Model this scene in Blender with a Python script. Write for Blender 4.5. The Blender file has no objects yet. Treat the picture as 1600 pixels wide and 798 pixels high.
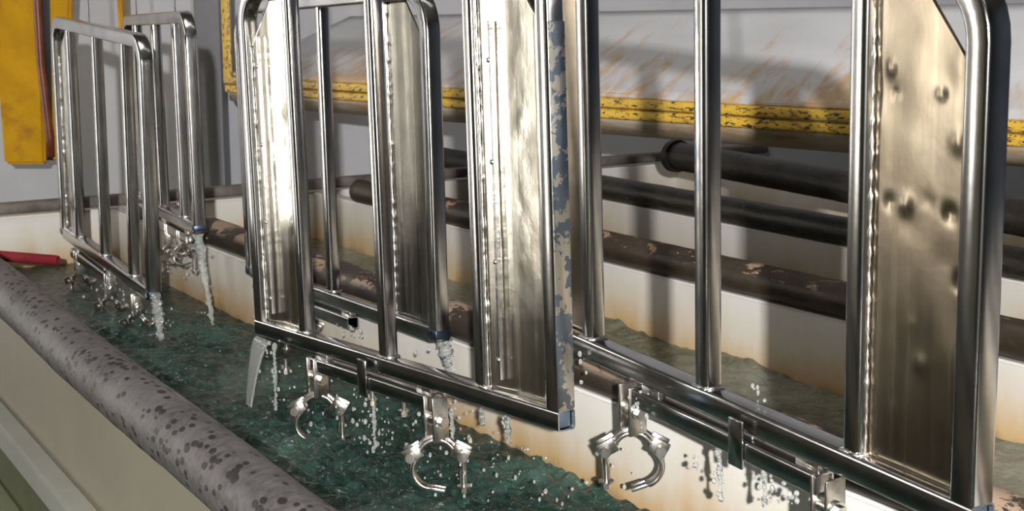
import bpy, bmesh, math, random
from mathutils import Vector, Matrix, noise
random.seed(7)
SC = bpy.context.scene
COL = SC.collection
PI = math.pi
R = math.radians

# ------------------------------------------------------------------ camera
F = 2240.0; PITCH = R(10.6); H = 1.0
cam_d = bpy.data.cameras.new('camera'); cam = bpy.data.objects.new('camera', cam_d); COL.objects.link(cam)
cam_d.sensor_width = 36; cam_d.lens = F/1600*36
cam.location = (0, 0, H); cam.rotation_euler = (PI/2 - PITCH, 0, 0)
cam_d.clip_start = .05
cam_d.dof.use_dof = True; cam_d.dof.focus_distance = 2.45; cam_d.dof.aperture_fstop = 14
SC.camera = cam
cp, sp_ = math.cos(PITCH), math.sin(PITCH)
def ray(px, py):
    a = (px-800)/F; b = -(py-399)/F
    return Vector((a, cp + b*sp_, -sp_ + b*cp))
def at_y(px, py, y):
    r = ray(px, py); return Vector((0, 0, H)) + r*(y/r.y)
def at_z(px, py, z):
    r = ray(px, py); return Vector((0, 0, H)) + r*((z-H)/r.z)

# ------------------------------------------------------------------ materials
def mat(name):
    m = bpy.data.materials.new(name); m.use_nodes = True
    nt = m.node_tree; return m, nt, nt.nodes['Principled BSDF']
def N(nt, t, **kw):
    n = nt.nodes.new(t)
    for k, v in kw.items():
        if k.startswith('i_'):
            n.inputs[k[2:].replace('_', ' ')].default_value = v
        else: setattr(n, k, v)
    return n
def ramp(nt, fac, stops):
    r = nt.nodes.new('ShaderNodeValToRGB'); e = r.color_ramp.elements
    while len(e) > 1: e.remove(e[-1])
    for i, (p, c) in enumerate(stops):
        x = e[0] if i == 0 else e.new(p)
        x.position = p; x.color = (c[0], c[1], c[2], 1)
    nt.links.new(fac, r.inputs[0]); return r.outputs[0]
def coords(nt, kind='Object', scale=(1, 1, 1), rot=(0, 0, 0)):
    tc = nt.nodes.new('ShaderNodeTexCoord'); mp = nt.nodes.new('ShaderNodeMapping')
    mp.inputs['Scale'].default_value = scale; mp.inputs['Rotation'].default_value = rot
    nt.links.new(tc.outputs[kind], mp.inputs[0]); return mp.outputs[0]
def noise_t(nt, vec, scale, detail=4, rough=.55, dist=0):
    n = nt.nodes.new('ShaderNodeTexNoise'); n.inputs['Scale'].default_value = scale
    n.inputs['Detail'].default_value = detail; n.inputs['Roughness'].default_value = rough
    n.inputs['Distortion'].default_value = dist
    nt.links.new(vec, n.inputs['Vector']); return n.outputs['Fac']
def bump(nt, bs, h, strength=.3, dist=.002):
    b = nt.nodes.new('ShaderNodeBump'); b.inputs['Strength'].default_value = strength; b.inputs['Distance'].default_value = dist
    nt.links.new(h, b.inputs['Height']); nt.links.new(b.outputs[0], bs.inputs['Normal']); return b
def mix(nt, f, a, b, mode='MIX'):
    m = nt.nodes.new('ShaderNodeMix'); m.data_type = 'RGBA'; m.blend_type = mode
    for v, i in ((f, 0), (a, 6), (b, 7)):
        if hasattr(v, 'is_output'): nt.links.new(v, m.inputs[i])
        elif i == 0: m.inputs[i].default_value = v
        else: m.inputs[i].default_value = (*v, 1)
    return m.outputs[2]

def steel(name, col=(.62, .59, .54), rough=.2, streak=.25, spots=False, bumpiness=.12):
    m, nt, bs = mat(name)
    v = coords(nt, 'Object', (40, 40, 1.2))
    v2 = coords(nt, 'Object', (1, 1, 1))
    n1 = noise_t(nt, v, 1, 5); n2 = noise_t(nt, v2, 9, 5)
    c = ramp(nt, n2, [(.3, [x*.72 for x in col]), (.6, col), (.8, [min(1, x*1.1) for x in col])])
    if spots:
        n3 = noise_t(nt, v2, 34, 6, .65); c = mix(nt, ramp(nt, n3, [(.47, (0, 0, 0)), (.5, (1, 1, 1))]), (.85, .80, .70), c)
    bs.inputs['Metallic'].default_value = 1
    nt.links.new(c, bs.inputs['Base Color'])
    rr = ramp(nt, n1, [(.3, (rough*(1-streak),)*3), (.7, (rough*(1+streak*2),)*3)])
    nt.links.new(rr, bs.inputs['Roughness'])
    n4 = noise_t(nt, v2, 45, 3)
    bump(nt, bs, n4, bumpiness, .002)
    return m
M = {}
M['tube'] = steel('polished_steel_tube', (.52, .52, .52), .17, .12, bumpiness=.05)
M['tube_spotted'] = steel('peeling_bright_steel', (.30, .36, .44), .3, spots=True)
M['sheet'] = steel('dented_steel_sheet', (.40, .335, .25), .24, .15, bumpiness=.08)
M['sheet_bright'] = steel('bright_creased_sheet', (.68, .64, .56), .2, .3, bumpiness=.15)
M['sheet_dark_mirror'] = steel('floor_mirroring_sheet', (.27, .25, .21), .3, .35, bumpiness=.35)  # dark floor reflection is put into this base colour
M['seam'] = steel('bright_weld', (.85, .84, .82), .28, bumpiness=1.0)
M['clamp'] = steel('cast_zinc_clamp', (.74, .71, .66), .24, bumpiness=.4)
M['lit_inner'] = steel('lit_inner_face', (.22, .28, .36), .5)
M['inner'] = steel('tube_inside', (.10, .14, .22), .3)

def plastic(name, top, stain, z0, z1, rough=.35):
    """white sheet plastic whose rust stain rises from the waterline"""
    m, nt, bs = mat(name)
    g = N(nt, 'ShaderNodeNewGeometry'); sx = N(nt, 'ShaderNodeSeparateXYZ'); nt.links.new(g.outputs['Position'], sx.inputs[0])
    mr = N(nt, 'ShaderNodeMapRange'); nt.links.new(sx.outputs[2], mr.inputs[0])
    mr.inputs[1].default_value = z0; mr.inputs[2].default_value = z1
    n = noise_t(nt, coords(nt, 'Object', (1, 1, .5)), 5, 5, .6)
    ad = N(nt, 'ShaderNodeMath', operation='MULTIPLY_ADD'); nt.links.new(n, ad.inputs[0]); ad.inputs[1].default_value = .9
    sb = N(nt, 'ShaderNodeMath', operation='SUBTRACT'); nt.links.new(mr.outputs[0], sb.inputs[0]); sb.inputs[1].default_value = .45
    nt.links.new(sb.outputs[0], ad.inputs[2])
    c = ramp(nt, ad.outputs[0], [(0, [x*.55 for x in stain]), (.12, stain), (.42, [(a*.35+b*.65) for a, b in zip(stain, top)]), (.75, top)])
    nt.links.new(c, bs.inputs['Base Color']); bs.inputs['Roughness'].default_value = rough
    return m
M['tank_in'] = plastic('stained_white_plastic', (.80, .79, .75), (.58, .40, .20), .03, .27)
M['tank_far'] = plastic('far_stained_white_plastic', (.74, .73, .70), (.60, .42, .22), .03, .29)

def simple(name, c1, c2, scale=4, rough=.5, bmp=0, kind='Object', sc=(1, 1, 1), met=0):
    m, nt, bs = mat(name)
    n = noise_t(nt, coords(nt, kind, sc), scale, 6, .6)
    nt.links.new(ramp(nt, n, [(.35, c1), (.65, c2)]), bs.inputs['Base Color'])
    bs.inputs['Roughness'].default_value = rough; bs.inputs['Metallic'].default_value = met
    if bmp: bump(nt, bs, n, bmp, .004)
    return m
M['cream'] = simple('cream_plastic', (.27, .25, .19), (.33, .30, .23), 2, .42)
M['flange'] = simple('grey_plastic_flange', (.30, .30, .27), (.38, .38, .34), 3, .5)
M['olive'] = simple('olive_painted_steel', (.07, .08, .035), (.11, .12, .05), 3, .45)
M['olive2'] = simple('pale_olive_paint', (.16, .17, .10), (.20, .21, .13), 3, .45)
M['floor'] = simple('green_painted_floor', (.015, .05, .015), (.05, .09, .04), 4, .5)
M['rim'] = simple('aged_tan_rim', (.32, .24, .17), (.52, .42, .32), 9, .6, .3)
M['redhose'] = simple('dark_red_rubber', (.22, .02, .03), (.33, .04, .05), 6, .35)
M['hose_brown'] = simple('red_brown_hose', (.14, .035, .02), (.24, .07, .04), 10, .35)
M['wallm'] = simple('white_grey_sheet_wall', (.50, .51, .56), (.60, .61, .66), 1.6, .6)
M['column'] = simple('grey_column_paint', (.22, .225, .25), (.27, .275, .30), 3, .55)
M['roomwall'] = simple('tan_room_wall', (.20, .16, .11), (.28, .235, .165), .8, .8)
M['ceil'] = simple('dark_ceiling', (.10, .09, .08), (.15, .14, .12), 1, .8)
M['beam'] = simple('dull_crane_steel', (.12, .12, .13), (.2, .2, .2), 5, .5, met=.6)
M['rail'] = simple('grey_brown_rail', (.10, .085, .075), (.22, .19, .17), 12, .45, .3)
M['dark'] = simple('black_rubber', (.008, .008, .008), (.02, .02, .02), 8, .5)

def pipe_mat(name, c0, c1, flake, thr, stretch, sc, rough=.5, spots=None, top=0):
    m, nt, bs = mat(name)
    v = coords(nt, 'UV', stretch)
    n = noise_t(nt, v, sc, 7, .62, .4)
    big = noise_t(nt, coords(nt, 'UV', (1, 1, 1)), 6, 4)
    c = ramp(nt, n, [(.3, c0), (.62, c1)])
    c = mix(nt, ramp(nt, big, [(.4, (0, 0, 0)), (.62, (.55,)*3)]), c, [x*1.35+.01 for x in c1])
    n2 = noise_t(nt, v, sc*.8, 5, .7, 1.0)
    fl = ramp(nt, n2, [(thr, (0, 0, 0)), (thr+.03, (1, 1, 1))])
    if top:      # flakes show only on the upper side of the pipe
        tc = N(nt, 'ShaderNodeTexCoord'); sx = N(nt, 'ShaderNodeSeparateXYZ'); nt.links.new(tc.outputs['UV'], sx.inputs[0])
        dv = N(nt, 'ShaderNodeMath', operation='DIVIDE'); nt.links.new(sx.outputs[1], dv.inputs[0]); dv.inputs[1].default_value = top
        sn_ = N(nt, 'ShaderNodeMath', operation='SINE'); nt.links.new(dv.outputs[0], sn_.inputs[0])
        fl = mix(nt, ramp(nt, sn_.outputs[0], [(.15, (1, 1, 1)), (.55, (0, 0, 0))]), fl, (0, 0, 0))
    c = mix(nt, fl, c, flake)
    if spots:
        vo = N(nt, 'ShaderNodeTexVoronoi'); nt.links.new(coords(nt, 'UV', spots[1]), vo.inputs['Vector']); vo.inputs['Scale'].default_value = 1
        w = noise_t(nt, v, sc*.3, 3)
        sb = N(nt, 'ShaderNodeMath', operation='MULTIPLY_ADD'); nt.links.new(w, sb.inputs[0]); sb.inputs[1].default_value = .75; nt.links.new(vo.outputs['Distance'], sb.inputs[2])
        c = mix(nt, ramp(nt, sb.outputs[0], [(.66, (1, 1, 1)), (.72, (0, 0, 0))]), c, spots[0])
    nt.links.new(c, bs.inputs['Base Color']); bs.inputs['Roughness'].default_value = rough
    bump(nt, bs, n, .7, .004)
    return m
M['pipe_front'] = pipe_mat('grey_crusted_pipe', (.04, .035, .035), (.115, .105, .108), (.11, .075, .05), .70, (1, .8, 1), 60, .5,
                           spots=((.012, .010, .009), (34, 56, 1)))
M['pipe_black'] = pipe_mat('black_rubber_pipe', (.007, .006, .005), (.03, .025, .02), (.16, .13, .10), .66, (.5, 1.2, 1), 40, .42)
M['pipe_scaled'] = pipe_mat('brown_scaled_pipe', (.012, .008, .006), (.045, .03, .018), (.36, .25, .17), .57, (.5, 1.2, 1), 26, .45, top=.043)
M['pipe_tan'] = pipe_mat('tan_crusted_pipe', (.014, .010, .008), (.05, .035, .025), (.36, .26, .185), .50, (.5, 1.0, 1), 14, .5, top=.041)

def hood_mat():
    m, nt, bs = mat('rust_streaked_white_sheet')
    n = noise_t(nt, coords(nt, 'UV', (7, 1.1, 1)), 3.2, 6, .6, .5)
    base = noise_t(nt, coords(nt, 'UV'), 2, 4)
    c = ramp(nt, base, [(.3, (.50, .51, .54)), (.7, (.62, .63, .66))])
    tc = N(nt, 'ShaderNodeTexCoord'); sx = N(nt, 'ShaderNodeSeparateXYZ'); nt.links.new(tc.outputs['UV'], sx.inputs[0])
    hgt = ramp(nt, sx.outputs[1], [(0, (.30,)*3), (.5, (.10,)*3), (1, (0, 0, 0))])
    ad = N(nt, 'ShaderNodeMath', operation='ADD'); nt.links.new(n, ad.inputs[0]); nt.links.new(hgt, ad.inputs[1])
    pat = noise_t(nt, coords(nt, 'UV', (1.3, .01, 1)), 1.6, 1); ad2 = N(nt, 'ShaderNodeMath', operation='ADD'); nt.links.new(ad.outputs[0], ad2.inputs[0]); nt.links.new(ramp(nt, pat, [(.4, (0, 0, 0)), (.62, (.2,)*3)]), ad2.inputs[1]); ad = ad2
    c = mix(nt, ramp(nt, ad.outputs[0], [(.74, (0, 0, 0)), (.98, (.8,)*3)]), c, (.50, .30, .13))
    nt.links.new(c, bs.inputs['Base Color']); bs.inputs['Roughness'].default_value = .45
    return m
M['hood'] = hood_mat()
def under_mat():
    m, nt, bs = mat('rust_washed_underside')
    n = noise_t(nt, coords(nt, 'Object', (3, 3, 14), (0, .5, .3)), 2.0, 6, .6, .6)
    nt.links.new(ramp(nt, n, [(.32, (.50, .46, .40)), (.52, (.42, .33, .23)), (.7, (.36, .19, .08))]), bs.inputs['Base Color'])
    bs.inputs['Roughness'].default_value = .45
    return m
M['hood_under'] = under_mat()
def yellow_mat(name, chips, stretch, sc=28, base=(.62, .36, .02)):
    m, nt, bs = mat(name)
    v = coords(nt, 'UV', stretch)
    n = noise_t(nt, v, sc, 7, .68, .6); n2 = noise_t(nt, coords(nt, 'Object'), 7, 5)
    c = ramp(nt, n2, [(.35, [x*.82 for x in base]), (.7, [min(1, x*1.12) for x in base])])
    c = mix(nt, ramp(nt, n, [(chips, (0, 0, 0)), (chips+.03, (1, 1, 1))]), c, (.035, .025, .022))
    n3 = noise_t(nt, v, sc*.45, 5, .6)
    c = mix(nt, ramp(nt, n3, [(.56, (0, 0, 0)), (.72, (.8,)*3)]), c, (.30, .11, .03))
    nt.links.new(c, bs.inputs['Base Color']); bs.inputs['Roughness'].default_value = .32
    bump(nt, bs, n, .5, .003)
    return m
M['yellow_lip'] = yellow_mat('chipped_yellow_paint', .545, (1, 2.2, 1), 42, (.74, .47, .06))
M['yellow_panel'] = yellow_mat('worn_yellow_panel', .67, (1, 1, 1), 9, (.66, .35, .01))

def water_mat(name, c0, c1, c2, sc):
    m, nt, bs = mat(name)
    v = coords(nt, 'Object')
    n = noise_t(nt, v, sc, 6, .62, 1.6); n2 = noise_t(nt, v, sc*.22, 3)
    c = mix(nt, ramp(nt, n, [(.36, (0, 0, 0)), (.64, (1, 1, 1))]), c0, c1)
    c = mix(nt, ramp(nt, n2, [(.48, (0, 0, 0)), (.72, (.75,)*3)]), c, c2)
    # thin white films of froth
    n3 = noise_t(nt, v, sc*3.2, 8, .7, 2.5)
    c = mix(nt, ramp(nt, n3, [(.58, (0, 0, 0)), (.68, (.7,)*3)]), c, (.42, .48, .45))
    nt.links.new(c, bs.inputs['Base Color']); bs.inputs['Roughness'].default_value = .06; bs.inputs['IOR'].default_value = 1.33
    b = bump(nt, bs, noise_t(nt, v, 38, 5, .6, 1.2), .9, .006)
    return m
M['water'] = water_mat('green_bath_water', (.005, .014, .012), (.022, .056, .047), (.085, .155, .13), 13)
M['water_far'] = water_mat('olive_bath_water', (.06, .07, .045), (.17, .175, .13), (.34, .35, .30), 12)
m, nt, bs = mat('glint_white_water'); bs.inputs['Transmission Weight'].default_value = .8; bs.inputs['Roughness'].default_value = .02  # partly diffuse white, so bright glints sit in the colour of the drops
bs.inputs['IOR'].default_value = 1.33; bs.inputs['Base Color'].default_value = (.97, 1, .99, 1); M['drop'] = m
bump(nt, bs, noise_t(nt, coords(nt), 90, 3), .6, .003)
def emis(name, c, s):
    m, nt, bs = mat(name); bs.inputs['Emission Color'].default_value = (*c, 1); bs.inputs['Emission Strength'].default_value = s
    bs.inputs['Base Color'].default_value = (.8, .8, .8, 1); return m
M['lamp'] = emis('added_lit_tube', (1, .96, .88), 6)  # added glow, gives the steel its highlights
M['glow_panel'] = emis('added_pane_glow', (1, .97, .9), 7)  # added glow, gives the sheets their white stripes

# ------------------------------------------------------------------ mesh helpers
def link(name, bm, m, parent=None, smooth=True, kind=None, label=None, cat=None, group=None, autos=None):
    me = bpy.data.meshes.new(name); bmesh.ops.recalc_face_normals(bm, faces=bm.faces); bm.to_mesh(me); bm.free()
    o = bpy.data.objects.new(name, me); COL.objects.link(o)
    if m: me.materials.append(m)
    for p in me.polygons: p.use_smooth = smooth
    if smooth and autos is not None:
        me.set_sharp_from_angle(angle=R(autos))
    if parent: o.parent = parent
    if kind: o['kind'] = kind
    if label: o['label'] = label
    if cat: o['category'] = cat
    if group: o['group'] = group
    return o
def empty(name, label, cat, loc=(0, 0, 0), group=None):
    o = bpy.data.objects.new(name, None); COL.objects.link(o); o.location = loc
    o['label'] = label; o['category'] = cat; o.empty_display_size = .05
    if group: o['group'] = group
    return o
def box(bm, c, s, rot=None, bev=0):
    t = bmesh.new(); bmesh.ops.create_cube(t, size=1)
    bmesh.ops.scale(t, vec=s, verts=t.verts)
    if bev: bmesh.ops.bevel(t, geom=t.edges[:], offset=bev, segments=2, affect='EDGES', profile=.5)
    if rot is not None: bmesh.ops.transform(t, matrix=rot.to_4x4(), verts=t.verts)
    bmesh.ops.translate(t, vec=c, verts=t.verts)
    me = bpy.data.meshes.new('tmp'); t.to_mesh(me); t.free(); bm.from_mesh(me); bpy.data.meshes.remove(me)
def hexa(bm, pts):
    """8 corners: bottom 4 then top 4"""
    v = [bm.verts.new(p) for p in pts]
    for f in ((3, 2, 1, 0), (4, 5, 6, 7), (0, 1, 5, 4), (1, 2, 6, 5), (2, 3, 7, 6), (3, 0, 4, 7)): bm.faces.new([v[i] for i in f])
def circ(r, n=16): return [(r*math.cos(2*PI*i/n), r*math.sin(2*PI*i/n)) for i in range(n)]
def rrect(w, d, r, k=3):
    out = []
    for cx, cy, a0 in ((w/2-r, d/2-r, 0), (-w/2+r, d/2-r, 90), (-w/2+r, -d/2+r, 180), (w/2-r, -d/2+r, 270)):
        for i in range(k+1):
            a = R(a0+90*i/k); out.append((cx+r*math.cos(a), cy+r*math.sin(a)))
    return out
def sweep(bm, pts, prof, up=(0, 1, 0), wall=0, scales=None, caps=True, jitter=0, js=40):
    """profile x axis = side, y axis = 'up' reference"""
    pts = [Vector(p) for p in pts]; up = Vector(up); n = len(pts)
    uvl = bm.loops.layers.uv.verify()
    L = [0]
    for i in range(1, n): L.append(L[-1]+(pts[i]-pts[i-1]).length)
    def ring(i, off):
        t = (pts[min(i+1, n-1)]-pts[max(i-1, 0)]).normalized()
        side = t.cross(up).normalized(); u = side.cross(t).normalized()
        s = scales[i] if scales else 1
        vs = []
        for (a, b) in prof:
            if off:
                l = math.hypot(a, b); k = (l-off)/l; a, b = a*k, b*k
            p = pts[i]+side*a*s+u*b*s
            if jitter: p = p+ (side*a+u*b).normalized()*jitter*noise.noise(p*js)
            vs.append(bm.verts.new(p))
        return vs
    rings = [(ring(i, 0), L[i]) for i in range(n)]
    if wall: rings += [(ring(i, wall), L[i]) for i in range(n-1, -1, -1)] + [rings[0]]
    m = len(prof)
    per = [0]
    for j in range(m): per.append(per[-1]+math.dist(prof[j], prof[(j+1) % m]))
    for (r0, l0), (r1, l1) in zip(rings, rings[1:]):
        for j in range(m):
            f = bm.faces.new((r0[j], r0[(j+1) % m], r1[(j+1) % m], r1[j]))
            for lp, uv in zip(f.loops, ((l0, per[j]), (l0, per[j+1]), (l1, per[j+1]), (l1, per[j]))): lp[uvl].uv = uv
    if caps and not wall:
        bm.faces.new(rings[0][0]); bm.faces.new(rings[-1][0])
    return bm
def cyl(bm, a, b, r, n=16, r2=None):
    a, b = Vector(a), Vector(b); d = (b-a).normalized()
    up = Vector((0, 0, 1)) if abs(d.z) < .9 else Vector((0, 1, 0))
    sweep(bm, [a, b], circ(r, n), up, scales=[1, (r2/r if r2 else 1)])
def ball(bm, c, r, seg=10, sc=(1, 1, 1)):
    m4 = Matrix.Translation(c) @ Matrix.Diagonal((*sc, 1))
    bmesh.ops.create_uvsphere(bm, u_segments=seg, v_segments=max(4, seg-3), radius=r, matrix=m4)

# ------------------------------------------------------------------ steel frame with its clamps
def coupler(parent, x, y, z, mirror=1, opened=.0, label=None, turn=0, s=1.0):
    """scaffold tube clamp hanging below a bracket; ring plane is local XZ"""
    ro = .031; w = .026
    e = bpy.data.objects.new('tube_clamp', None); COL.objects.link(e); e.parent = parent
    e.location = (x, y, z); e.rotation_euler = (0, 0, turn); e.scale = (mirror*s, s, s); e.empty_display_size = .02
    if label: e['label'] = label
    M_ = M['clamp']
    # fixed half: arch
    bm = bmesh.new()
    arc = [(ro*math.cos(a), 0, ro*math.sin(a)) for a in [R(14+i*152/14) for i in range(15)]]
    sweep(bm, arc, rrect(.008, w, .003), (0, 1, 0))
    for sx in (-1, 1):
        for sy in (-1, 1):
            box(bm, (sx*(ro+.009), sy*.0125, .008), (.030, .005, .024), Matrix.Rotation(sx*R(28), 3, 'Y'), .0018)
    rib = [((ro+.005)*math.cos(a), 0, (ro+.005)*math.sin(a)) for a in [R(35+i*110/10) for i in range(11)]]
    sweep(bm, rib, rrect(.006, .010, .002), (0, 1, 0))
    link('saddle', bm, M_, e, autos=40)
    # pins
    for sx in (-1, 1):
        bm = bmesh.new()
        sweep(bm, [(sx*(ro+.012), y_, .003) for y_ in (-.022, -.018, -.0179, .0179, .018, .022)], circ(.006, 14), (0, 0, 1), scales=[1.35, 1.42, 1, 1, 1.42, 1.35])
        link('hinge_pin', bm, M_, e, autos=40)
    # swinging jaw
    bm = bmesh.new()
    a0, a1 = 10, -118
    hx, hz = ro+.010, .0
    jaw = []
    for i in range(15):
        a = R(a0+(a1-a0)*i/14); jaw.append((ro*math.cos(a)+.003, 0, ro*math.sin(a)-.003))
    piv = Vector((hx, 0, hz)); rot = Matrix.Rotation(-opened, 3, 'Y')
    jaw = [piv+rot@(Vector(p)-piv) for p in jaw]
    sweep(bm, jaw, rrect(.007, w*.86, .003), (0, 1, 0), scales=[1.0]*12+[.95, .9, .8])
    jr = [piv+rot@(Vector((1.14*(p[0]), p[1], 1.14*p[2]))-piv) for p in [((ro)*math.cos(R(a0-10+(a1+20-a0)*i/10))+.002, 0, ro*math.sin(R(a0-10+(a1+20-a0)*i/10))-.002) for i in range(11)]]
    sweep(bm, jr, rrect(.006, .009, .002), (0, 1, 0))
    # forked tip
    p = jaw[-1]; d = (jaw[-1]-jaw[-3]).normalized()
    for sy in (-1, 1): box(bm, p+d*.010+Vector((0, sy*.0085, 0)), (.006, .006, .026), Vector((0, 0, 1)).rotation_difference(d).to_matrix(), .0015)
    link('jaw', bm, M_, e, autos=40)
    # eye bolt + flange nut, hanging
    bm = bmesh.new(); bx = -(ro+.012)
    cyl(bm, (bx, -.008, .003), (bx, .008, .003), .0095, 14)
    cyl(bm, (bx, 0, .0), (bx+.001, 0, -.062), .0052, 12)
    for i in range(16): cyl(bm, (bx+.0008, 0, -.024-i*.0022), (bx+.0008, 0, -.0249-i*.0022), .0060, 10)
    bo = link('bolt', bm, M_, e, autos=40)
    bm = bmesh.new()
    cyl(bm, (bx, 0, -.050), (bx, 0, -.053), .0125, 18)
    sweep(bm, [(bx, 0, -.053), (bx, 0, -.0625)], [(.0082*math.cos(R(60*i)), .0082*math.sin(R(60*i))) for i in range(6)], (0, 1, 0))
    link('nut', bm, M_, e, autos=40)
    return e

FL, FH = 1.14, .71
def frame(label, PL, PR, ts=.030, sheets=(1, 1), sheet_style='plain', bar=(.34, .77), clamps=(), bend=.085, scale=1.0,
          post_down=.0, tilt=0, lean=0, seam=False, plates=(), bolts=(), dents=(), posts=(.195, .5, .805), hang=(.3, .7), post_mat=None, tall=FH, sheet_m='sheet'):
    PL, PR = Vector(PL), Vector(PR)
    X = (PR-PL).normalized(); Z = Vector((0, 0, 1)); Y = Z.cross(X).normalized(); Z = X.cross(Y).normalized()
    rt = empty('steel_frame', label, 'steel frame', PL)
    k = (PR-PL).length/FL
    mt = Matrix((X, Y, Z)).transposed() @ Matrix.Rotation(lean, 3, 'X')
    rt.rotation_euler = mt.to_euler(); rt.scale = (k, k, k)
    FHt = tall
    h = ts/2
    # bent outer tube
    pts = [(h, 0, -post_down), (h, 0, FHt-h-bend)]
    for i in range(1, 9):
        a = PI - PI/2*i/8; pts.append((h+bend+bend*math.cos(a), 0, FHt-h-bend+bend*math.sin(a)))
    for i in range(0, 9):
        a = PI/2 - PI/2*i/8; pts.append((FL-h-bend+bend*math.cos(a), 0, FHt-h-bend+bend*math.sin(a)))
    pts.append((FL-h, 0, -post_down))
    # extra rings keep the bend crisp
    prof = rrect(ts, ts, ts*.16)
    bm = bmesh.new(); sweep(bm, pts, prof, (0, 1, 0), wall=.0025); link('outer_tube', bm, M['tube'], rt, autos=35)
    if post_mat:
        bm = bmesh.new(); box(bm, (FL+.0006, 0, FHt*.42), (.0012, ts*.94, FHt*.84), None, .0004)
        link('end_face', bm, post_mat, rt, label='pale face with blue-grey worn patches')
    # bottom rail
    bm = bmesh.new(); x0 = 0 if post_down == 0 else ts; x1 = FL if post_down == 0 else FL-ts
    sweep(bm, [(x0, 0, -h), (x1, 0, -h)], prof, (0, 1, 0), wall=.0028); link('bottom_rail', bm, M['tube'], rt, autos=35)
    if post_down:
        for xx in (h, FL-h):
            bm = bmesh.new(); box(bm, (xx, 0, -post_down+.013), (ts*1.03, ts*1.03, .020), None, .002)
            link('end_hole_band', bm, M['inner'], rt, label='dark blue band added for the open post end')  # added band, colours in the dark open end of the post
    else:
        bm = bmesh.new(); box(bm, (FL-.010, 0, -h), (.004, ts-.007, ts-.007), None, .001); link('rail_lit_inner', bm, M['lit_inner'], rt, label='added blue grey patch for the lit inside of the rail end')  # added face, its colour stands for the lit inside of the hollow rail
    # inner posts
    for i, t in enumerate(posts):
        w = ts*.86
        bm = bmesh.new(); sweep(bm, [(t*FL, 0, 0), (t*FL, 0, FHt-ts+.002)], rrect(w, w, w*.24, 4), (0, 1, 0), wall=.002)
        link('upright', bm, M['tube'], rt, autos=35)
        bm = bmesh.new()   # weld collar
        for sx in (-1, 1):
            sweep(bm, [(t*FL+sx*w*.5, -w*.55, .001), (t*FL+sx*w*.5, w*.55, .001)], circ(.0028, 8), (0, 0, 1), jitter=.002, js=300)
        sweep(bm, [(t*FL-w*.55, -w*.52, .001), (t*FL, -w*.52, .001), (t*FL+w*.55, -w*.52, .001)], circ(.0028, 8), (0, 0, 1), jitter=.002, js=300)
        link('weld', bm, M['seam'], rt)
    # sheets
    rng = random.Random(len(label))
    for side in (0, 1):
        if not sheets[side]: continue
        if side == 0: xa, xb = ts, posts[0]*FL-ts*.43
        else: xa, xb = posts[-1]*FL+ts*.43, FL-ts
        nx, nz = 40, 110; ch = .085; top = FHt-ts
        dl = [(xa+(xb-xa)*a, top*b, r, d) for a, b, r, d in dents[side]] if dents else []
        bm = bmesh.new(); uvl = bm.loops.layers.uv.verify(); grid = []
        for i in range(nx+1):
            x = xa+(xb-xa)*i/nx; col = []
            dist = (x-xa) if side == 0 else (xb-x)
            zt = top - max(0, ch-dist)*1.15
            for j in range(nz+1):
                z = zt*j/nz
                u = (x-xa)/(xb-xa)
                y = .0012*noise.noise(Vector((x*9, z*5, side*7+len(label)))) + .0002*noise.noise(Vector((x*30, z*18, 3)))
                edge = min(1, 8*min(u, 1-u))
                y *= edge
                if sheet_style == 'folded':      # shallow trough pressed along the strip
                    w_ = xb-xa; y += .085*w_*(u if u < .40 else .40 if u < .86 else .40*(1-(u-.86)/.14))
                for (dx, dz, r, d) in dl:
                    q = ((x-dx)**2+(z-dz)**2)/(r*r)
                    if q < 9: y += d*.6*math.exp(-q)
                col.append(bm.verts.new((x, y, z)))
            grid.append(col)
        for i in range(nx):
            for j in range(nz):
                bm.faces.new((grid[i][j], grid[i+1][j], grid[i+1][j+1], grid[i][j+1]))
        o = link('side_sheet', bm, M[sheet_m], rt)
        md = o.modifiers.new('thickness', 'SOLIDIFY'); md.thickness = .0018
        # weld beads along the sheet edges
        for xe in (xa, xb):
            bm = bmesh.new()
            zt = top - (ch*1.15 if (xe == xa) == (side == 0) else 0)
            pts = [(xe, -.0035, zt*i/90) for i in range(91)]
            sweep(bm, pts, circ(.0022, 7), (0, 1, 0), jitter=.0035, js=130)
            link('weld', bm, M['seam'], rt)
        if seam:
            xs = xa+(xb-xa)*.24
            bm = bmesh.new()
            box(bm, (xs, -.006, top*.46), (.0065, .009, top*.86), None, .0012)
            st = link('seam_strip', bm, M['seam'], rt, autos=40)
            for i in range(4):
                bm = bmesh.new(); ball(bm, (xs-.001, -.011, top*(.08+.24*i)), .0045, 10, (1, .7, 1)); link('rivet', bm, M['clamp'], st)
    # bar carrying the clamps, slung below the rail
    if bar:
        b = ts*.82
        zb = -ts-b*.5-.008; yb = -.012
        bm = bmesh.new(); sweep(bm, [(bar[0]*FL, yb, zb), (bar[1]*FL, yb, zb)], rrect(b, b, b*.15), (0, 1, 0), wall=.0024); link('clamp_bar', bm, M['tube'], rt, autos=35)
        for t in (bar[0]+.03, bar[1]-.03):
            bm = bmesh.new(); box(bm, (t*FL, yb+.004, -ts-.004), (.05, b*.5, .012), None, .001)
            link('spacer', bm, M['clamp'], rt)
        for t in plates:
            bm = bmesh.new()
            box(bm, (t*FL, yb-b*.5-.003, zb+.010), (.034, .005, .074), None, .0015)
            link('joining_plate', bm, M['tube'], rt)
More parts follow.
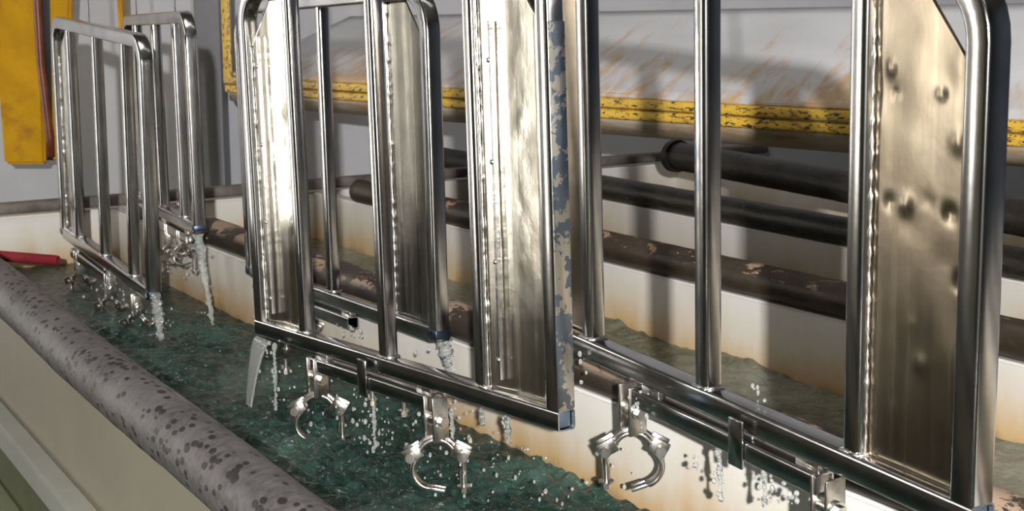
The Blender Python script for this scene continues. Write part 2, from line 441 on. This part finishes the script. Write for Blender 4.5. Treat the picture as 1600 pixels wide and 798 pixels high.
        for t in bolts:
            bm = bmesh.new(); x = t*FL
            cyl(bm, (x, yb, zb-b/2), (x, yb, zb-b/2-.030), .0045, 10)
            cyl(bm, (x, yb, zb-b/2-.020), (x, yb, zb-b/2-.023), .0105, 14)
            sweep(bm, [(x, yb, zb-b/2-.023), (x, yb, zb-b/2-.033)], [(.0078*math.cos(R(60*i)), .0078*math.sin(R(60*i))) for i in range(6)], (0, 1, 0))
            link('hanging_bolt', bm, M['clamp'], rt, autos=35)
        for c in clamps:
            x = c['t']*FL; dz = c.get('drop', .085)
            for sx in (-1, 1):
                bm = bmesh.new(); box(bm, (x+sx*.015, yb-.002, zb+b*.5-dz*.5), (.005, .034, dz), None, .0015)
                link('bracket_plate', bm, M['clamp'], rt)
            bm = bmesh.new()
            cyl(bm, (x-.024, yb-.002, zb+b*.5-dz*.52), (x+.024, yb-.002, zb+b*.5-dz*.52), .0135, 20)
            cyl(bm, (x-.030, yb-.002, zb+b*.5-dz*.52), (x-.024, yb-.002, zb+b*.5-dz*.52), .0095, 6)
            cyl(bm, (x+.024, yb-.002, zb+b*.5-dz*.52), (x+.031, yb-.002, zb+b*.5-dz*.52), .0095, 6)
            link('bracket_barrel', bm, M['clamp'], rt, autos=35)
            coupler(rt, x, yb-.002, zb+b*.5-dz-.030, c.get('m', 1), c.get('open', 0), turn=c.get('turn', R(50)), s=c.get('s', 1.0))
    # suspension straps to the lifting beam
    for t in hang:
        bm = bmesh.new(); box(bm, (t*FL, 0, (tall+1.5)/2+.0), (.012, .004, 1.5-tall+.03), None, .001)
        link('hanging_strap', bm, M['tube'], rt)
    return rt

def dentset(seed, n, fx=()):
    rg = random.Random(seed); out = list(fx)
    for i in range(n): out.append((rg.uniform(.08, .92), rg.uniform(.1, .92), rg.uniform(.008, .024), rg.choice((-1, 1))*rg.uniform(.0003, .0013)))
    return out

# near right frame with the wide brown reflecting sheet
k = .96
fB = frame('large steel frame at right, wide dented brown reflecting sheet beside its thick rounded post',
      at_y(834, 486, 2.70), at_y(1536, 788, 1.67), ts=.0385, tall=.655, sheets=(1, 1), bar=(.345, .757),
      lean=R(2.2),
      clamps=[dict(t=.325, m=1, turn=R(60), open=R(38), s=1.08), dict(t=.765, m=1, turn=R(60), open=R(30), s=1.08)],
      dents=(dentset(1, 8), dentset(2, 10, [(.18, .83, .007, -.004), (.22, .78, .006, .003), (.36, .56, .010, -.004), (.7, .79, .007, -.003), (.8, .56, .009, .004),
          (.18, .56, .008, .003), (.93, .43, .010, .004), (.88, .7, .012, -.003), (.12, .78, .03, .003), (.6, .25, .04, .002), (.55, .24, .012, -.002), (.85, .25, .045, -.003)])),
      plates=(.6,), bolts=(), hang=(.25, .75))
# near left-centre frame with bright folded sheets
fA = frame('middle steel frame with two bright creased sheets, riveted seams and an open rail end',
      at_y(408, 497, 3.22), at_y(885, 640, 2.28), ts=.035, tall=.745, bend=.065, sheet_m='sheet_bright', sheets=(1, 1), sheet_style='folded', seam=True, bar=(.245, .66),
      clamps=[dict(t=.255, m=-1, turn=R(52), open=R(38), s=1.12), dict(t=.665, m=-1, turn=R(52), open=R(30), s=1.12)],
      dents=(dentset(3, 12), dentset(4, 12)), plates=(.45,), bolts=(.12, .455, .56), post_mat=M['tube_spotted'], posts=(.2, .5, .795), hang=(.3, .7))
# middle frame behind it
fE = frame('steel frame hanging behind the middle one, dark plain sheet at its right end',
      at_y(392, 411, 3.92), at_y(692, 512, 2.93), ts=.034, sheet_m='sheet_dark_mirror', sheets=(0, 1), bar=(.10, .62), clamps=[dict(t=.34, m=1, turn=R(48), drop=.05)], post_down=.028,
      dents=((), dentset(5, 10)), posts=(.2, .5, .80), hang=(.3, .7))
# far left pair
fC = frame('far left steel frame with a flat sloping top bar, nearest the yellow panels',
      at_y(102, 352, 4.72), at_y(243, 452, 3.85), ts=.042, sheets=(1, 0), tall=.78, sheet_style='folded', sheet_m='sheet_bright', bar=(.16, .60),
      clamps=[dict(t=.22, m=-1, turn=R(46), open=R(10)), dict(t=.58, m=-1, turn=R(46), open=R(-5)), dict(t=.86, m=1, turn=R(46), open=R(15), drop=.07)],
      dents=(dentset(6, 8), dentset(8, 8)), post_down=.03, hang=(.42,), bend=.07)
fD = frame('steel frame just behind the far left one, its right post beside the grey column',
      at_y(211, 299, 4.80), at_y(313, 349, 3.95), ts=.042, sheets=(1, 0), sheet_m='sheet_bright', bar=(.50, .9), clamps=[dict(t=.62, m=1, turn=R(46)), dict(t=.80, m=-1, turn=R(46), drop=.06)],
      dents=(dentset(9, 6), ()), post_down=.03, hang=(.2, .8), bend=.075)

# ------------------------------------------------------------------ tanks
RIM = .23
def lerp(a, b, t): return a+(b-a)*t
# horizontal lines (x,y at the rim) of the four walls: near points and far points
def line2(pa, pb, z):
    a = at_z(*pa, z); b = at_z(*pb, z); return Vector((a.x, a.y)), Vector((b.x, b.y))
PZ = RIM+.045
la, lb = line2((430, 798), (0, 447), PZ)                       # front pipe
qa, qb = line2((1200, 668), (650, 472), PZ)                    # partition pipe
ra, rb = line2((1320, 410), (932, 380), PZ)
ra, rb = line2((1320, 467), (932, 379), PZ)                    # second far pipe
sa, sb = line2((1320, 360), (932, 289), PZ)                    # third
def on_y(a, b, y): return a+(b-a)*((y-a.y)/(b.y-a.y))
ENDL = at_z(0, 326, RIM+.03); ENDR = at_z(720, 269, RIM+.03)   # far end rail
def end_y(x): return ENDL.y+(ENDR.y-ENDL.y)*(x-ENDL.x)/(ENDR.x-ENDL.x)
def hit_end(a, b):
    d = b-a; m_ = (ENDR.y-ENDL.y)/(ENDR.x-ENDL.x)
    t = (ENDL.y+m_*(a.x-ENDL.x)-a.y)/(d.y-m_*d.x); return a+d*t
NEAR = .6
walls = []
tank = empty('dipping_tank', 'white plastic dipping tank block with three basins, cream outer side at lower left', 'tank', (0, 2, 0))
tank_off = Vector((0, 2, 0))
def slab(a, b, th, z0, z1, m, name, side=1, lab=None, bev=.006):
    """vertical wall from a to b, thickness th towards +side"""
    d = (b-a).normalized(); n = Vector((d.y, -d.x))*side
    bm = bmesh.new()
    c = [a, b, b+n*th, a+n*th]
    hexa(bm, [(p.x, p.y, z0) for p in c]+[(p.x, p.y, z1) for p in c])
    bmesh.ops.recalc_face_normals(bm, faces=bm.faces)
    if bev: bmesh.ops.bevel(bm, geom=bm.edges[:], offset=bev, segments=2, affect='EDGES')
    bmesh.ops.translate(bm, vec=-tank_off, verts=bm.verts)
    return link(name, bm, m, tank, smooth=True, autos=30, label=lab)
fa, fb = on_y(la, lb, NEAR), hit_end(la, lb)
perp = Vector(((lb-la).normalized().y, -(lb-la).normalized().x))    # to the right
fa -= perp*.030; fb -= perp*.030
slab(fa, fb, .06, -.12, RIM, M['cream'], 'front_wall', 1, 'cream plastic')
qn, qf = on_y(qa, qb, NEAR), hit_end(qa, qb)
slab(qn-perp*.03, qf-perp*.03, .06, -.35, RIM, M['tank_in'], 'partition_wall', 1)
rn, rf = on_y(ra, rb, NEAR), hit_end(ra, rb)
slab(rn-perp*.03, rf-perp*.03, .06, -.35, RIM, M['tank_far'], 'partition_wall', 1)
sn, sf = on_y(sa, sb, NEAR), hit_end(sa, sb)
slab(sn-perp*.03, sf-perp*.03, .06, -.35, RIM, M['tank_far'], 'partition_wall', 1)
tn, tf = sn+perp*.95, sf+perp*.95
slab(tn, tf, .06, -.35, RIM+.02, M['tank_far'], 'partition_wall', 1)
e0 = Vector((ENDL.x-1.2, end_y(ENDL.x-1.2))); e1 = Vector((2.2, end_y(2.2)))
slab(fb-perp*.02+Vector((0, 0)), tf+(tf-sf)*.1, .07, -.35, RIM, M['tank_in'], 'end_wall', -1)
# outer step, olive frame and floor strip of the tank side
dirF = (fb-fa).normalized()
slab(fa-perp*.055, fb-perp*.055, .055, -.045, .014, M['flange'], 'ledge', 1, 'pale grey ledge', .008)
slab(fa-perp*.04, fb-perp*.04, .04, -.42, -.045, M['olive'], 'side_rail', 1, 'olive painted steel', .004)
slab(fa-perp*.085, fb-perp*.085, .045, -.20, -.15, M['olive2'], 'side_rail', 1, 'pale olive painted step', .006)
slab(fa-perp*.07, fb-perp*.07, .9, -1.0, -.42, M['olive'], 'base', 1)

def pipe(path, r, m, label, name='rubber_pipe', cap=True, jit=.0015, group=None):
    bm = bmesh.new(); pts = [Vector(p) for p in path]
    # densify
    q = []
    for a, b in zip(pts, pts[1:]):
        n = max(2, int((b-a).length/.04))
        for i in range(n): q.append(a.lerp(b, i/n))
    q.append(pts[-1])
    for _ in range(6):
        q = [q[0]]+[(q[i-1]+q[i]*2+q[i+1])/4 for i in range(1, len(q)-1)]+[q[-1]]
    q2 = [q[0]]+[q[0].lerp(q[1], .2)]+q[1:-1]+[q[-2].lerp(q[-1], .8), q[-1]]
    sc = [.86, 1]+[1]*(len(q2)-4)+[1, .86]
    sweep(bm, q2, circ(r, 36), (0, 0, 1), jitter=jit, js=16, scales=sc)
    return link(name, bm, m, None, label=label, cat='pipe', autos=60, group=group)
def v3(p, z): return Vector((p.x, p.y, z))
# front pipe: follows the rim, bending a little at its far end
fp = [at_z(x, y, RIM+.056) for x, y in ((-60, 398), (0, 446), (60, 497), (125, 556), (225, 638), (310, 704), (420, 795))]
d = (fp[-1]-fp[-2]).normalized()
fp = [fp[0]+(fp[0]-fp[1]).normalized()*.25]+fp+[fp[-1]+d*1.0]
pipe(fp, .054, M['pipe_front'], 'thick grey pipe crusted with black spots, lying along the near rim at lower left')
PR_ = .041
pe = hit_end(qa, qb)
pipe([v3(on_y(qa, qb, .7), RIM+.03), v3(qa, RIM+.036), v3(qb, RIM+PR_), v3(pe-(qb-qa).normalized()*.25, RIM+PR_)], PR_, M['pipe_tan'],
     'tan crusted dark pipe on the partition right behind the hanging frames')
d2 = (rb-ra).normalized(); r_end = at_z(560, 297, PZ)
pipe([v3(on_y(ra, rb, .8), RIM+.043), v3(ra, RIM+.043), v3(rb, RIM+.043), v3(Vector((r_end.x, r_end.y)), RIM+.043)], .043, M['pipe_scaled'],
     'brown scaled pipe on the second partition, lower of the two seen through the right frame')
d3 = (sb-sa).normalized()
pipe([v3(on_y(sa, sb, .8), RIM+.043), v3(sa, RIM+.043), v3(sb, RIM+.043), v3(sb+d3*1.2, RIM+.043)], .043, M['pipe_black'],
     'black pipe on the third partition, upper of the two seen through the right frame')
ta, tb = at_z(1330, 292, RIM+.12), at_z(1060, 244, RIM+.12)
pipe([ta+(ta-tb)*1.6, ta, tb], .055, M['pipe_black'], 'black pipe in the shade beneath the yellow lipped hood')
bm = bmesh.new(); cyl(bm, tb+(tb-ta).normalized()*.001, tb+(tb-ta).normalized()*.03, .064, 28)
link('pipe_flange', bm, M['dark'], None, label='black round flange closing the shaded pipe under the hood', cat='pipe flange', autos=40)
# support block under that pipe
bm = bmesh.new(); c_ = ta.lerp(tb, .5); box(bm, (c_.x, c_.y, (RIM-.35+.2)/2-.0), (.1, .1, RIM+.4), None, .01)
bm.free()

# end rail & red hose
a = at_z(-200, 342, RIM+.03); b = at_z(735, 268, RIM+.03); b = b+(b-a).normalized()*1.6
bm = bmesh.new(); sweep(bm, [a, a.lerp(b, .5), b], rrect(.05, .04, .012), (0, 0, 1), jitter=.001)
link('end_rail', bm, M['rail'], None, label='grey brown rail lying along the far end of the tanks', cat='rail', autos=40)
a = at_z(-90, 392, .17); b = at_z(91, 407, .15)
bm = bmesh.new(); sweep(bm, [a, a.lerp(b, .5), a.lerp(b, .97), b], circ(.017, 20), (0, 0, 1), scales=[1, 1, 1, .9], wall=.004)
link('red_hose', bm, M['redhose'], None, label='dark red hose end reaching over the water at far left', cat='hose', autos=60)

# ------------------------------------------------------------------ water
def water(name, A, B, C, D, z, m, label, nu, nv, amp, extra=None, side_label=None):
    """A near-left, B near-right, C far-right, D far-left"""
    bm = bmesh.new(); g = []
    for i in range(nu+1):
        row = []
        for j in range(nv+1):
            u, v = i/nu, j/nv
            p = A.lerp(D, v).lerp(B.lerp(C, v), u)
            q = Vector((p.x, p.y, 0))
            h = amp*(.8*noise.noise(q*7)+.7*noise.noise(q*19+Vector((5, 3, 1)))+.55*noise.noise(q*41))
            if extra: h += extra(p.x, p.y)
            row.append(bm.verts.new((p.x, p.y, z+h)))
        g.append(row)
    for i in range(nu):
        for j in range(nv): bm.faces.new((g[i][j], g[i+1][j], g[i+1][j+1], g[i][j+1]))
    o = link(name, bm, m, None, kind='stuff', label=label, cat='water')
    return o
WZ = .05
spl = [at_z(x, y, WZ) for x, y in ((400, 690), (480, 650), (560, 690), (600, 650), (690, 760), (260, 585), (335, 525), (200, 520), (830, 740), (950, 760), (520, 740))]
def ex1(x, y):
    h = 0
    for s in spl:
        d = math.hypot(x-s.x, y-s.y)
        if d < .3: h += .010*math.exp(-d*9)*(math.sin(d*95)+1.2*noise.noise(Vector((x*45, y*45, s.x))))
    return h
water('bath_water', fa+perp*.055, qn-perp*.028, qf-perp*.028, fb+perp*.055, WZ, M['water'], 'dark green rippling water in the near basin under the dripping frames', 190, 620, .0034, ex1)
spl2 = [at_z(x, y, WZ) for x, y in ((1010, 510), (1180, 560), (960, 500), (1560, 640), (1590, 680), (1250, 570))]
def ex2(x, y):
    h = 0
    for s in spl2:
        d = math.hypot(x-s.x, y-s.y)
        if d < .5: h += .016*math.exp(-(d*6)**2)*(1+.6*noise.noise(Vector((x*25, y*25, s.y))))
    return h
water('bath_water', qn+perp*.028, rn-perp*.028, rf-perp*.028, qf+perp*.028, WZ, M['water_far'], 'murky olive frothing water in the second basin, seen through the right frame', 160, 560, .005, ex2)
water('bath_water', rn+perp*.028, sn-perp*.028, sf-perp*.028, rf+perp*.028, .0, M['water_far'], 'dull still water low in the third basin', 60, 150, .002)

# ------------------------------------------------------------------ falling water
def stream(pts, rs, label, jit=.006, seg=1):
    P = [Vector(p) for p in pts]; q = []; rr = []
    for i in range(len(P)-1):
        for k_ in range(14):
            t = k_/14; q.append(P[i].lerp(P[i+1], t)); rr.append(lerp(rs[i], rs[i+1], t))
    q.append(P[-1]); rr.append(rs[-1])
    rg = random.Random(len(label)*3+int(rs[0]*1e5))
    q = [p+Vector((rg.uniform(-1, 1), rg.uniform(-1, 1), 0))*jit*.35 for p in q]
    rr = [r*(.75+.6*rg.random()) for r in rr]
    bm = bmesh.new(); sweep(bm, q, circ(1, 10), (0, 1, 0), scales=rr)
    o = link('falling_water', bm, M['drop'], None, label=label, cat='water stream')
    return o
def col_(px, y0, y1, Y, n=4, dx=0):
    return [at_y(px+dx*(i/(n-1))**1.0, lerp(y0, y1, i/(n-1)), Y) for i in range(n)]
stream(col_(306, 350, 525, 4.0, 5, 30), [.015, .011, .008, .006, .003], 'water pouring from the open post of the second far left frame')
stream(col_(243, 462, 583, 3.82, 5, 16), [.014, .011, .008, .006, .004], 'water pouring from the open post of the far left frame')
stream(col_(692, 528, 590, 3.02, 4, 14), [.017, .014, .010, .006], 'water pouring from the open post behind the middle frame')
def sheet_fall(label, a, b, z1, back):
    """thin curved curtain of water leaving a tube mouth"""
    bm = bmesh.new(); n = 26; g = []
    for i in range(n+1):
        t = i/n; z = lerp(a.z, z1, t); k_ = math.sqrt(max(0, t))
        row = []
        for j in range(9):
            s = j/8
            p = a.lerp(b, s); w = 1-.35*t
            c = (a+b)/2; p = c+(p-c)*w + back*k_ + back*(.25*(s-.5))*k_
            p.z = z + .002*noise.noise(Vector((s*6, t*10, 0)))
            p += Vector((0, 1, 0))*.004*noise.noise(Vector((s*7, t*4, 2)))
            row.append(bm.verts.new(p))
        g.append(row)
    for i in range(n):
        for j in range(8): bm.faces.new((g[i][j], g[i+1][j], g[i+1][j+1], g[i][j+1]))
    o = link('falling_water', bm, M['drop'], None, label=label, cat='water stream')
    md = o.modifiers.new('thickness', 'SOLIDIFY'); md.thickness = .003
sheet_fall('thin glassy curtain of water running off the left end of the middle frame rail', at_y(402, 525, 3.22), at_y(425, 535, 3.16), WZ, at_y(385, 600, 3.22)-at_y(412, 600, 3.22))
rg = random.Random(11)
def drops(px, py0, py1, Y, n, spread=14, r=.0035, bmx=None):
    for i in range(n):
        y = rg.uniform(py0, py1); x = px+rg.gauss(0, spread)
        p = at_y(x, y, Y+rg.uniform(-.03, .03))
        if p.z < WZ+.01: continue
        s = r*rg.choice((.35, .5, .5, .7, .8, 1.1))
        bmesh.ops.create_icosphere(bmx, subdivisions=2, radius=s, matrix=Matrix.Translation(p) @ Matrix.Diagonal((1, 1, rg.uniform(1, 1.9), 1)))
bmx = bmesh.new()
for a_ in ((425, 530, 640, 3.1, 26, 9), (480, 560, 700, 2.95, 26, 30), (560, 590, 720, 2.85, 55, 28), (590, 650, 735, 2.8, 24, 14), (700, 600, 790, 2.62, 60, 26), (620, 540, 700, 2.85, 16, 60),
           (750, 640, 790, 2.5, 26, 45), (790, 650, 700, 2.45, 8, 5), (545, 505, 545, 3.3, 24, 14), (250, 460, 585, 3.8, 40, 12), (190, 420, 540, 4.1, 60, 28), (320, 370, 530, 4.0, 26, 8),
           (278, 350, 440, 4.2, 50, 14), (400, 380, 520, 3.4, 18, 6), (240, 480, 560, 3.9, 30, 30), (1123, 690, 780, 2.15, 14, 5), (1195, 700, 790, 2.05, 28, 9), (1235, 745, 795, 2.0, 16, 12),
           (1185, 600, 700, 2.08, 22, 10), (900, 550, 600, 2.5, 8, 8), (1090, 690, 740, 2.2, 6, 4), (940, 700, 790, 2.5, 14, 50), (1000, 610, 680, 2.3, 16, 12), (820, 700, 790, 2.5, 16, 60)):
    drops(*a_[:5], spread=a_[5], bmx=bmx)
link('water_droplets', bmx, M['drop'], None, kind='stuff', label='spray of droplets whitened for glints, falling from the wet frames', cat='water droplets')
# clinging drips: strings of joined drops below the rails
for (px, y0, y1, Y, lab) in ((705, 640, 700, 2.6, 'water clinging to the clamp below the middle frame'), (1123, 695, 780, 2.13, 'string of drops under the left half of the right frame'),
                             (1192, 700, 790, 2.04, 'string of drops under the middle of the right frame'), (428, 536, 640, 3.12, 'beaded trickle below the left corner of the middle frame'),
                             (793, 655, 690, 2.42, 'short drip under the right end of the middle frame'), (752, 640, 662, 2.5, 'tiny drip under the second bright sheet'),
                             (583, 620, 700, 2.84, 'trickle between the two clamps of the middle frame')):
    stream(col_(px, y0, y1, Y, 5, 3), [.0055, .0025, .0045, .0015, .0045], lab, .004)

# ------------------------------------------------------------------ hood with yellow lip
hd = empty('fume_hood', 'white sloping hood with a chipped yellow lip and rust streaks, behind the right frame', 'hood', (0, 0, 0))
hL = at_y(357, 126, 5.75); hR = at_y(1600, 200, 3.55)
hdir = (hR-hL).normalized(); hR = hR+hdir*.7
bk = Vector((-hdir.y, hdir.x, 0)).normalized()
if bk.y < 0: bk = -bk
def quadgrid(bm, A, B, C, D, nu=60, nv=12, wob=0):
    """A->B along, A->D up; uv in metres along and 0..1 up"""
    uvl = bm.loops.layers.uv.verify(); g = []; LL = (B-A).length
    for i in range(nu+1):
        r_ = []
        for j in range(nv+1):
            p = A.lerp(B, i/nu).lerp(D.lerp(C, i/nu), j/nv)
            if wob: p = p+bk*wob*noise.noise(p*2.2)
            r_.append(bm.verts.new(p))
        g.append(r_)
    for i in range(nu):
        for j in range(nv):
            f = bm.faces.new((g[i][j], g[i+1][j], g[i+1][j+1], g[i][j+1]))
            for lp, (a_, b_) in zip(f.loops, ((i, j), (i+1, j), (i+1, j+1), (i, j+1))): lp[uvl].uv = (a_/nu*LL, b_/nv)
lipL, lipR = hL, hR
def solid(o, th):
    md = o.modifiers.new('thickness', 'SOLIDIFY'); md.thickness = th; md.offset = 0
topL = at_y(548, 27, 6.0); topR = lipR + Vector((0, 0, .315)) + bk*.22
bm = bmesh.new(); quadgrid(bm, lipL+Vector((0, 0, .02)), lipR+Vector((0, 0, .02)), topR, topL, wob=.02)
solid(link('sloping_face', bm, M['hood'], hd), .01)
UP = Vector((0, 0, 1))
def bar(bm, a, b, prof, jit=0):
    n = 60; sweep(bm, [a.lerp(b, i/n) for i in range(n+1)], prof, (0, 0, 1), jitter=jit, js=30)
bm = bmesh.new(); bar(bm, lipL+UP*.004, lipR+UP*.004, rrect(.05, .030, .006), .002); link('lip_edge', bm, M['yellow_lip'], hd, autos=45, label='chipped yellow paint')
bm = bmesh.new(); bar(bm, lipL-UP*.030+bk*.004, lipR-UP*.030+bk*.004, rrect(.045, .032, .008), .002); link('lip_edge', bm, M['yellow_lip'], hd, autos=45, label='chipped yellow paint')
bm = bmesh.new(); bar(bm, lipL+UP*.026+bk*.02, lipR+UP*.026+bk*.02, rrect(.03, .012, .004)); link('lip_trim', bm, M['hood'], hd, autos=45)
# rolled underside
bm = bmesh.new(); uvl = bm.loops.layers.uv.verify(); n = 60
rows = []
for i in range(n+1):
    p = lipL.lerp(lipR, i/n); row = []
    for j in range(11):
        a_ = R(90*j/10); row.append(bm.verts.new(p-UP*(.046+.075*math.sin(a_)) + bk*(.30*(1-math.cos(a_))+.005)))
    rows.append(row)
for i in range(n):
    for j in range(10): bm.faces.new((rows[i][j], rows[i+1][j], rows[i+1][j+1], rows[i][j+1]))
solid(link('rolled_underside', bm, M['hood_under'], hd), .008)
# yellow hanger strip of the hood
yA, yB = at_y(351, -40, 5.7), at_y(357, 122, 5.7)
bm = bmesh.new(); sweep(bm, [yA+UP*.6+Vector((-.09, 0, 0)), yA, yB], rrect(.035, .03, .004), (0, 1, 0)); link('hanger_strip', bm, M['yellow_lip'], hd, autos=40, label='yellow painted strip')

# ------------------------------------------------------------------ room
FZ = -1.0
def room(name, c, s, m):
    bm = bmesh.new(); box(bm, c, s); return link(name, bm, m, None, smooth=False, kind='structure')
room('floor', (0, 2, FZ-.05), (12.6, 14.6, .1), M['floor'])
room('ceiling', (0, 2, 3.65), (12.6, 14.6, .1), M['ceil'])
room('wall_left', (-5.55, 2, 1.3), (.1, 14, 4.6), M['roomwall'])
M['rightwall'] = simple('blue_grey_room_wall', (.14, .17, .24), (.2, .24, .32), .8, .8)
room('wall_right', (6.05, 2, 1.3), (.1, 14, 4.6), M['rightwall'])
room('wall_front', (0, -4.55, 1.3), (12, .1, 4.6), M['roomwall'])
room('wall_back', (0, 6.75, 1.3), (12, .1, 4.6), M['wallm'])
pA = at_y(331, 150, 6.6)
bm = bmesh.new(); box(bm, (pA.x, 6.62, 1.3), (.115, .14, 4.55), None, .006); link('column', bm, M['column'], None, kind='structure', autos=40)
# horizontal step in the back wall above the hood
wa, wb = at_y(560, 22, 6.2), at_y(930, 14, 5.6)

# added glowing panels on the left wall, out of view, mirrored as bright stripes
for i, (y0, y1) in enumerate(((3.3, 3.85), (5.75, 6.3))):
    bm = bmesh.new(); box(bm, (-5.48, (y0+y1)/2, .9), (.04, y1-y0, 2.6)); 
    o = link('glow_panel_%d' % (i+1), bm, M['glow_panel'], None, smooth=False, kind='structure')
# added ceiling tubes out of view, lit for highlights in the steel
lamps = []
for (x, y) in ((-2.5, -1.0), (1.2, -1.0), (-2.5, 3.0), (1.2, 3.0)):
    e = empty('added_ceiling_tube', 'added unseen glowing ceiling tube above the tanks, for highlights in the steel', 'lamp', (x, y, 3.45), group='added ceiling tubes')
    bm = bmesh.new(); box(bm, (0, 0, .08), (1.3, .2, .08), None, .01); link('housing', bm, M['beam'], e)
    bm = bmesh.new(); cyl(bm, (-.62, 0, .02), (.62, 0, .02), .03, 12); link('tube', bm, M['lamp'], e)

# yellow machine panels at the back left
mc = empty('machine_cover', 'worn yellow machine cover with a red brown hose down its groove, at upper left', 'machine', (0, 0, 0))
YM = 6.0
def panel(xl0, xl1, xr0, xr1, yt, yb, th=.06, m=M['yellow_panel'], nm='panel'):
    a, b, c, d = at_y(xl0, yt, YM), at_y(xr0, yt, YM), at_y(xr1, yb, YM), at_y(xl1, yb, YM)
    bm = bmesh.new(); uvl = bm.loops.layers.uv.verify()
    back = Vector((0, th, 0))
    hexa(bm, [d, c, c+back, d+back, a, b, b+back, a+back])
    bmesh.ops.bevel(bm, geom=bm.edges[:], offset=.012, segments=3, affect='EDGES')
    for f in bm.faces:
        for lp in f.loops: lp[uvl].uv = (lp.vert.co.x, lp.vert.co.z)
    return link(nm, bm, m, mc, autos=40)
panel(-30, 6, 55, 71, -220, 257)
panel(72, 82, 120, 100, -220, 254)
bm = bmesh.new()
a, b = at_y(48, -220, YM+.03), at_y(80, 250, YM+.03)
box(bm, (a+b)/2, (.10, .02, (a-b).length), Vector((0, 0, 1)).rotation_difference((a-b).normalized()).to_matrix(), .004); link('groove', bm, M['dark'], mc, label='black groove')
bm = bmesh.new(); sweep(bm, [at_y(52, -220, YM), at_y(58, 0, YM), at_y(64, 100, YM), at_y(78, 215, YM), at_y(79, 245, YM)], circ(.018, 14), (0, 1, 0)); link('hose', bm, M['hose_brown'], mc, label='red brown hose')
# second narrow yellow panel behind the far frames
bm = bmesh.new(); uvl = bm.loops.layers.uv.verify()
a, b = at_y(179, -200, 6.1), at_y(197, 262, 6.1)
hexa(bm, [(a.x+.005, 6.1, b.z), (b.x, 6.1, b.z), (b.x, 6.2, b.z), (a.x+.005, 6.2, b.z), (a.x, 6.1, a.z), (b.x-.01, 6.1, a.z), (b.x-.01, 6.2, a.z), (a.x, 6.2, a.z)])
bmesh.ops.bevel(bm, geom=bm.edges[:], offset=.008, segments=2, affect='EDGES')
for f in bm.faces:
    for lp in f.loops: lp[uvl].uv = (lp.vert.co.x, lp.vert.co.z)
link('yellow_panel', bm, M['yellow_panel'], None, label='narrow brown stained yellow panel standing between the two far left frames', cat='panel', autos=40)

# lifting beams above the picture, carrying the straps
for fr in (fA, fB, fC, fD, fE):
    bpy.context.view_layer.update()
    mw = fr.matrix_world
    a = mw @ Vector((-.05, 0, 1.5)); b = mw @ Vector((FL+.05, 0, 1.5))
    bm = bmesh.new(); sweep(bm, [a, b], rrect(.05, .07, .008), (0, 0, 1), wall=.004)
    link('lifting_beam', bm, M['beam'], None, label='dull steel lifting beam above the hanging frames, out of the picture', cat='beam', group='lifting beams', autos=35)

# ------------------------------------------------------------------ light
def area(name, loc, target, size, energy, col=(1, .97, .92), sy=None):
    l = bpy.data.lights.new(name, 'AREA'); l.energy = energy; l.color = col; l.size = size
    if sy: l.shape = 'RECTANGLE'; l.size_y = sy
    o = bpy.data.objects.new(name, l); COL.objects.link(o); o.location = loc
    o.rotation_euler = (Vector(target)-Vector(loc)).to_track_quat('-Z', 'Y').to_euler(); return o
area('camera_flash', (.10, -1.2, 1.375), (.2, 4, .4), .05, 225, (1, .97, .93))
area('overhead_fill', (-.5, 3.2, 3.4), (.2, 4.2, 0), 1.6, 24, (1, .95, .88))  # added fill from above, lifts the back of the scene

w = bpy.data.worlds.new('world'); SC.world = w; w.use_nodes = True
w.node_tree.nodes['Background'].inputs[0].default_value = (.75, .78, .85, 1); w.node_tree.nodes['Background'].inputs[1].default_value = .15
SC.view_settings.view_transform = 'Standard'; SC.view_settings.look = 'None'; SC.view_settings.gamma = 1; SC.view_settings.use_curve_mapping = False
SC.view_settings.exposure = 0.2
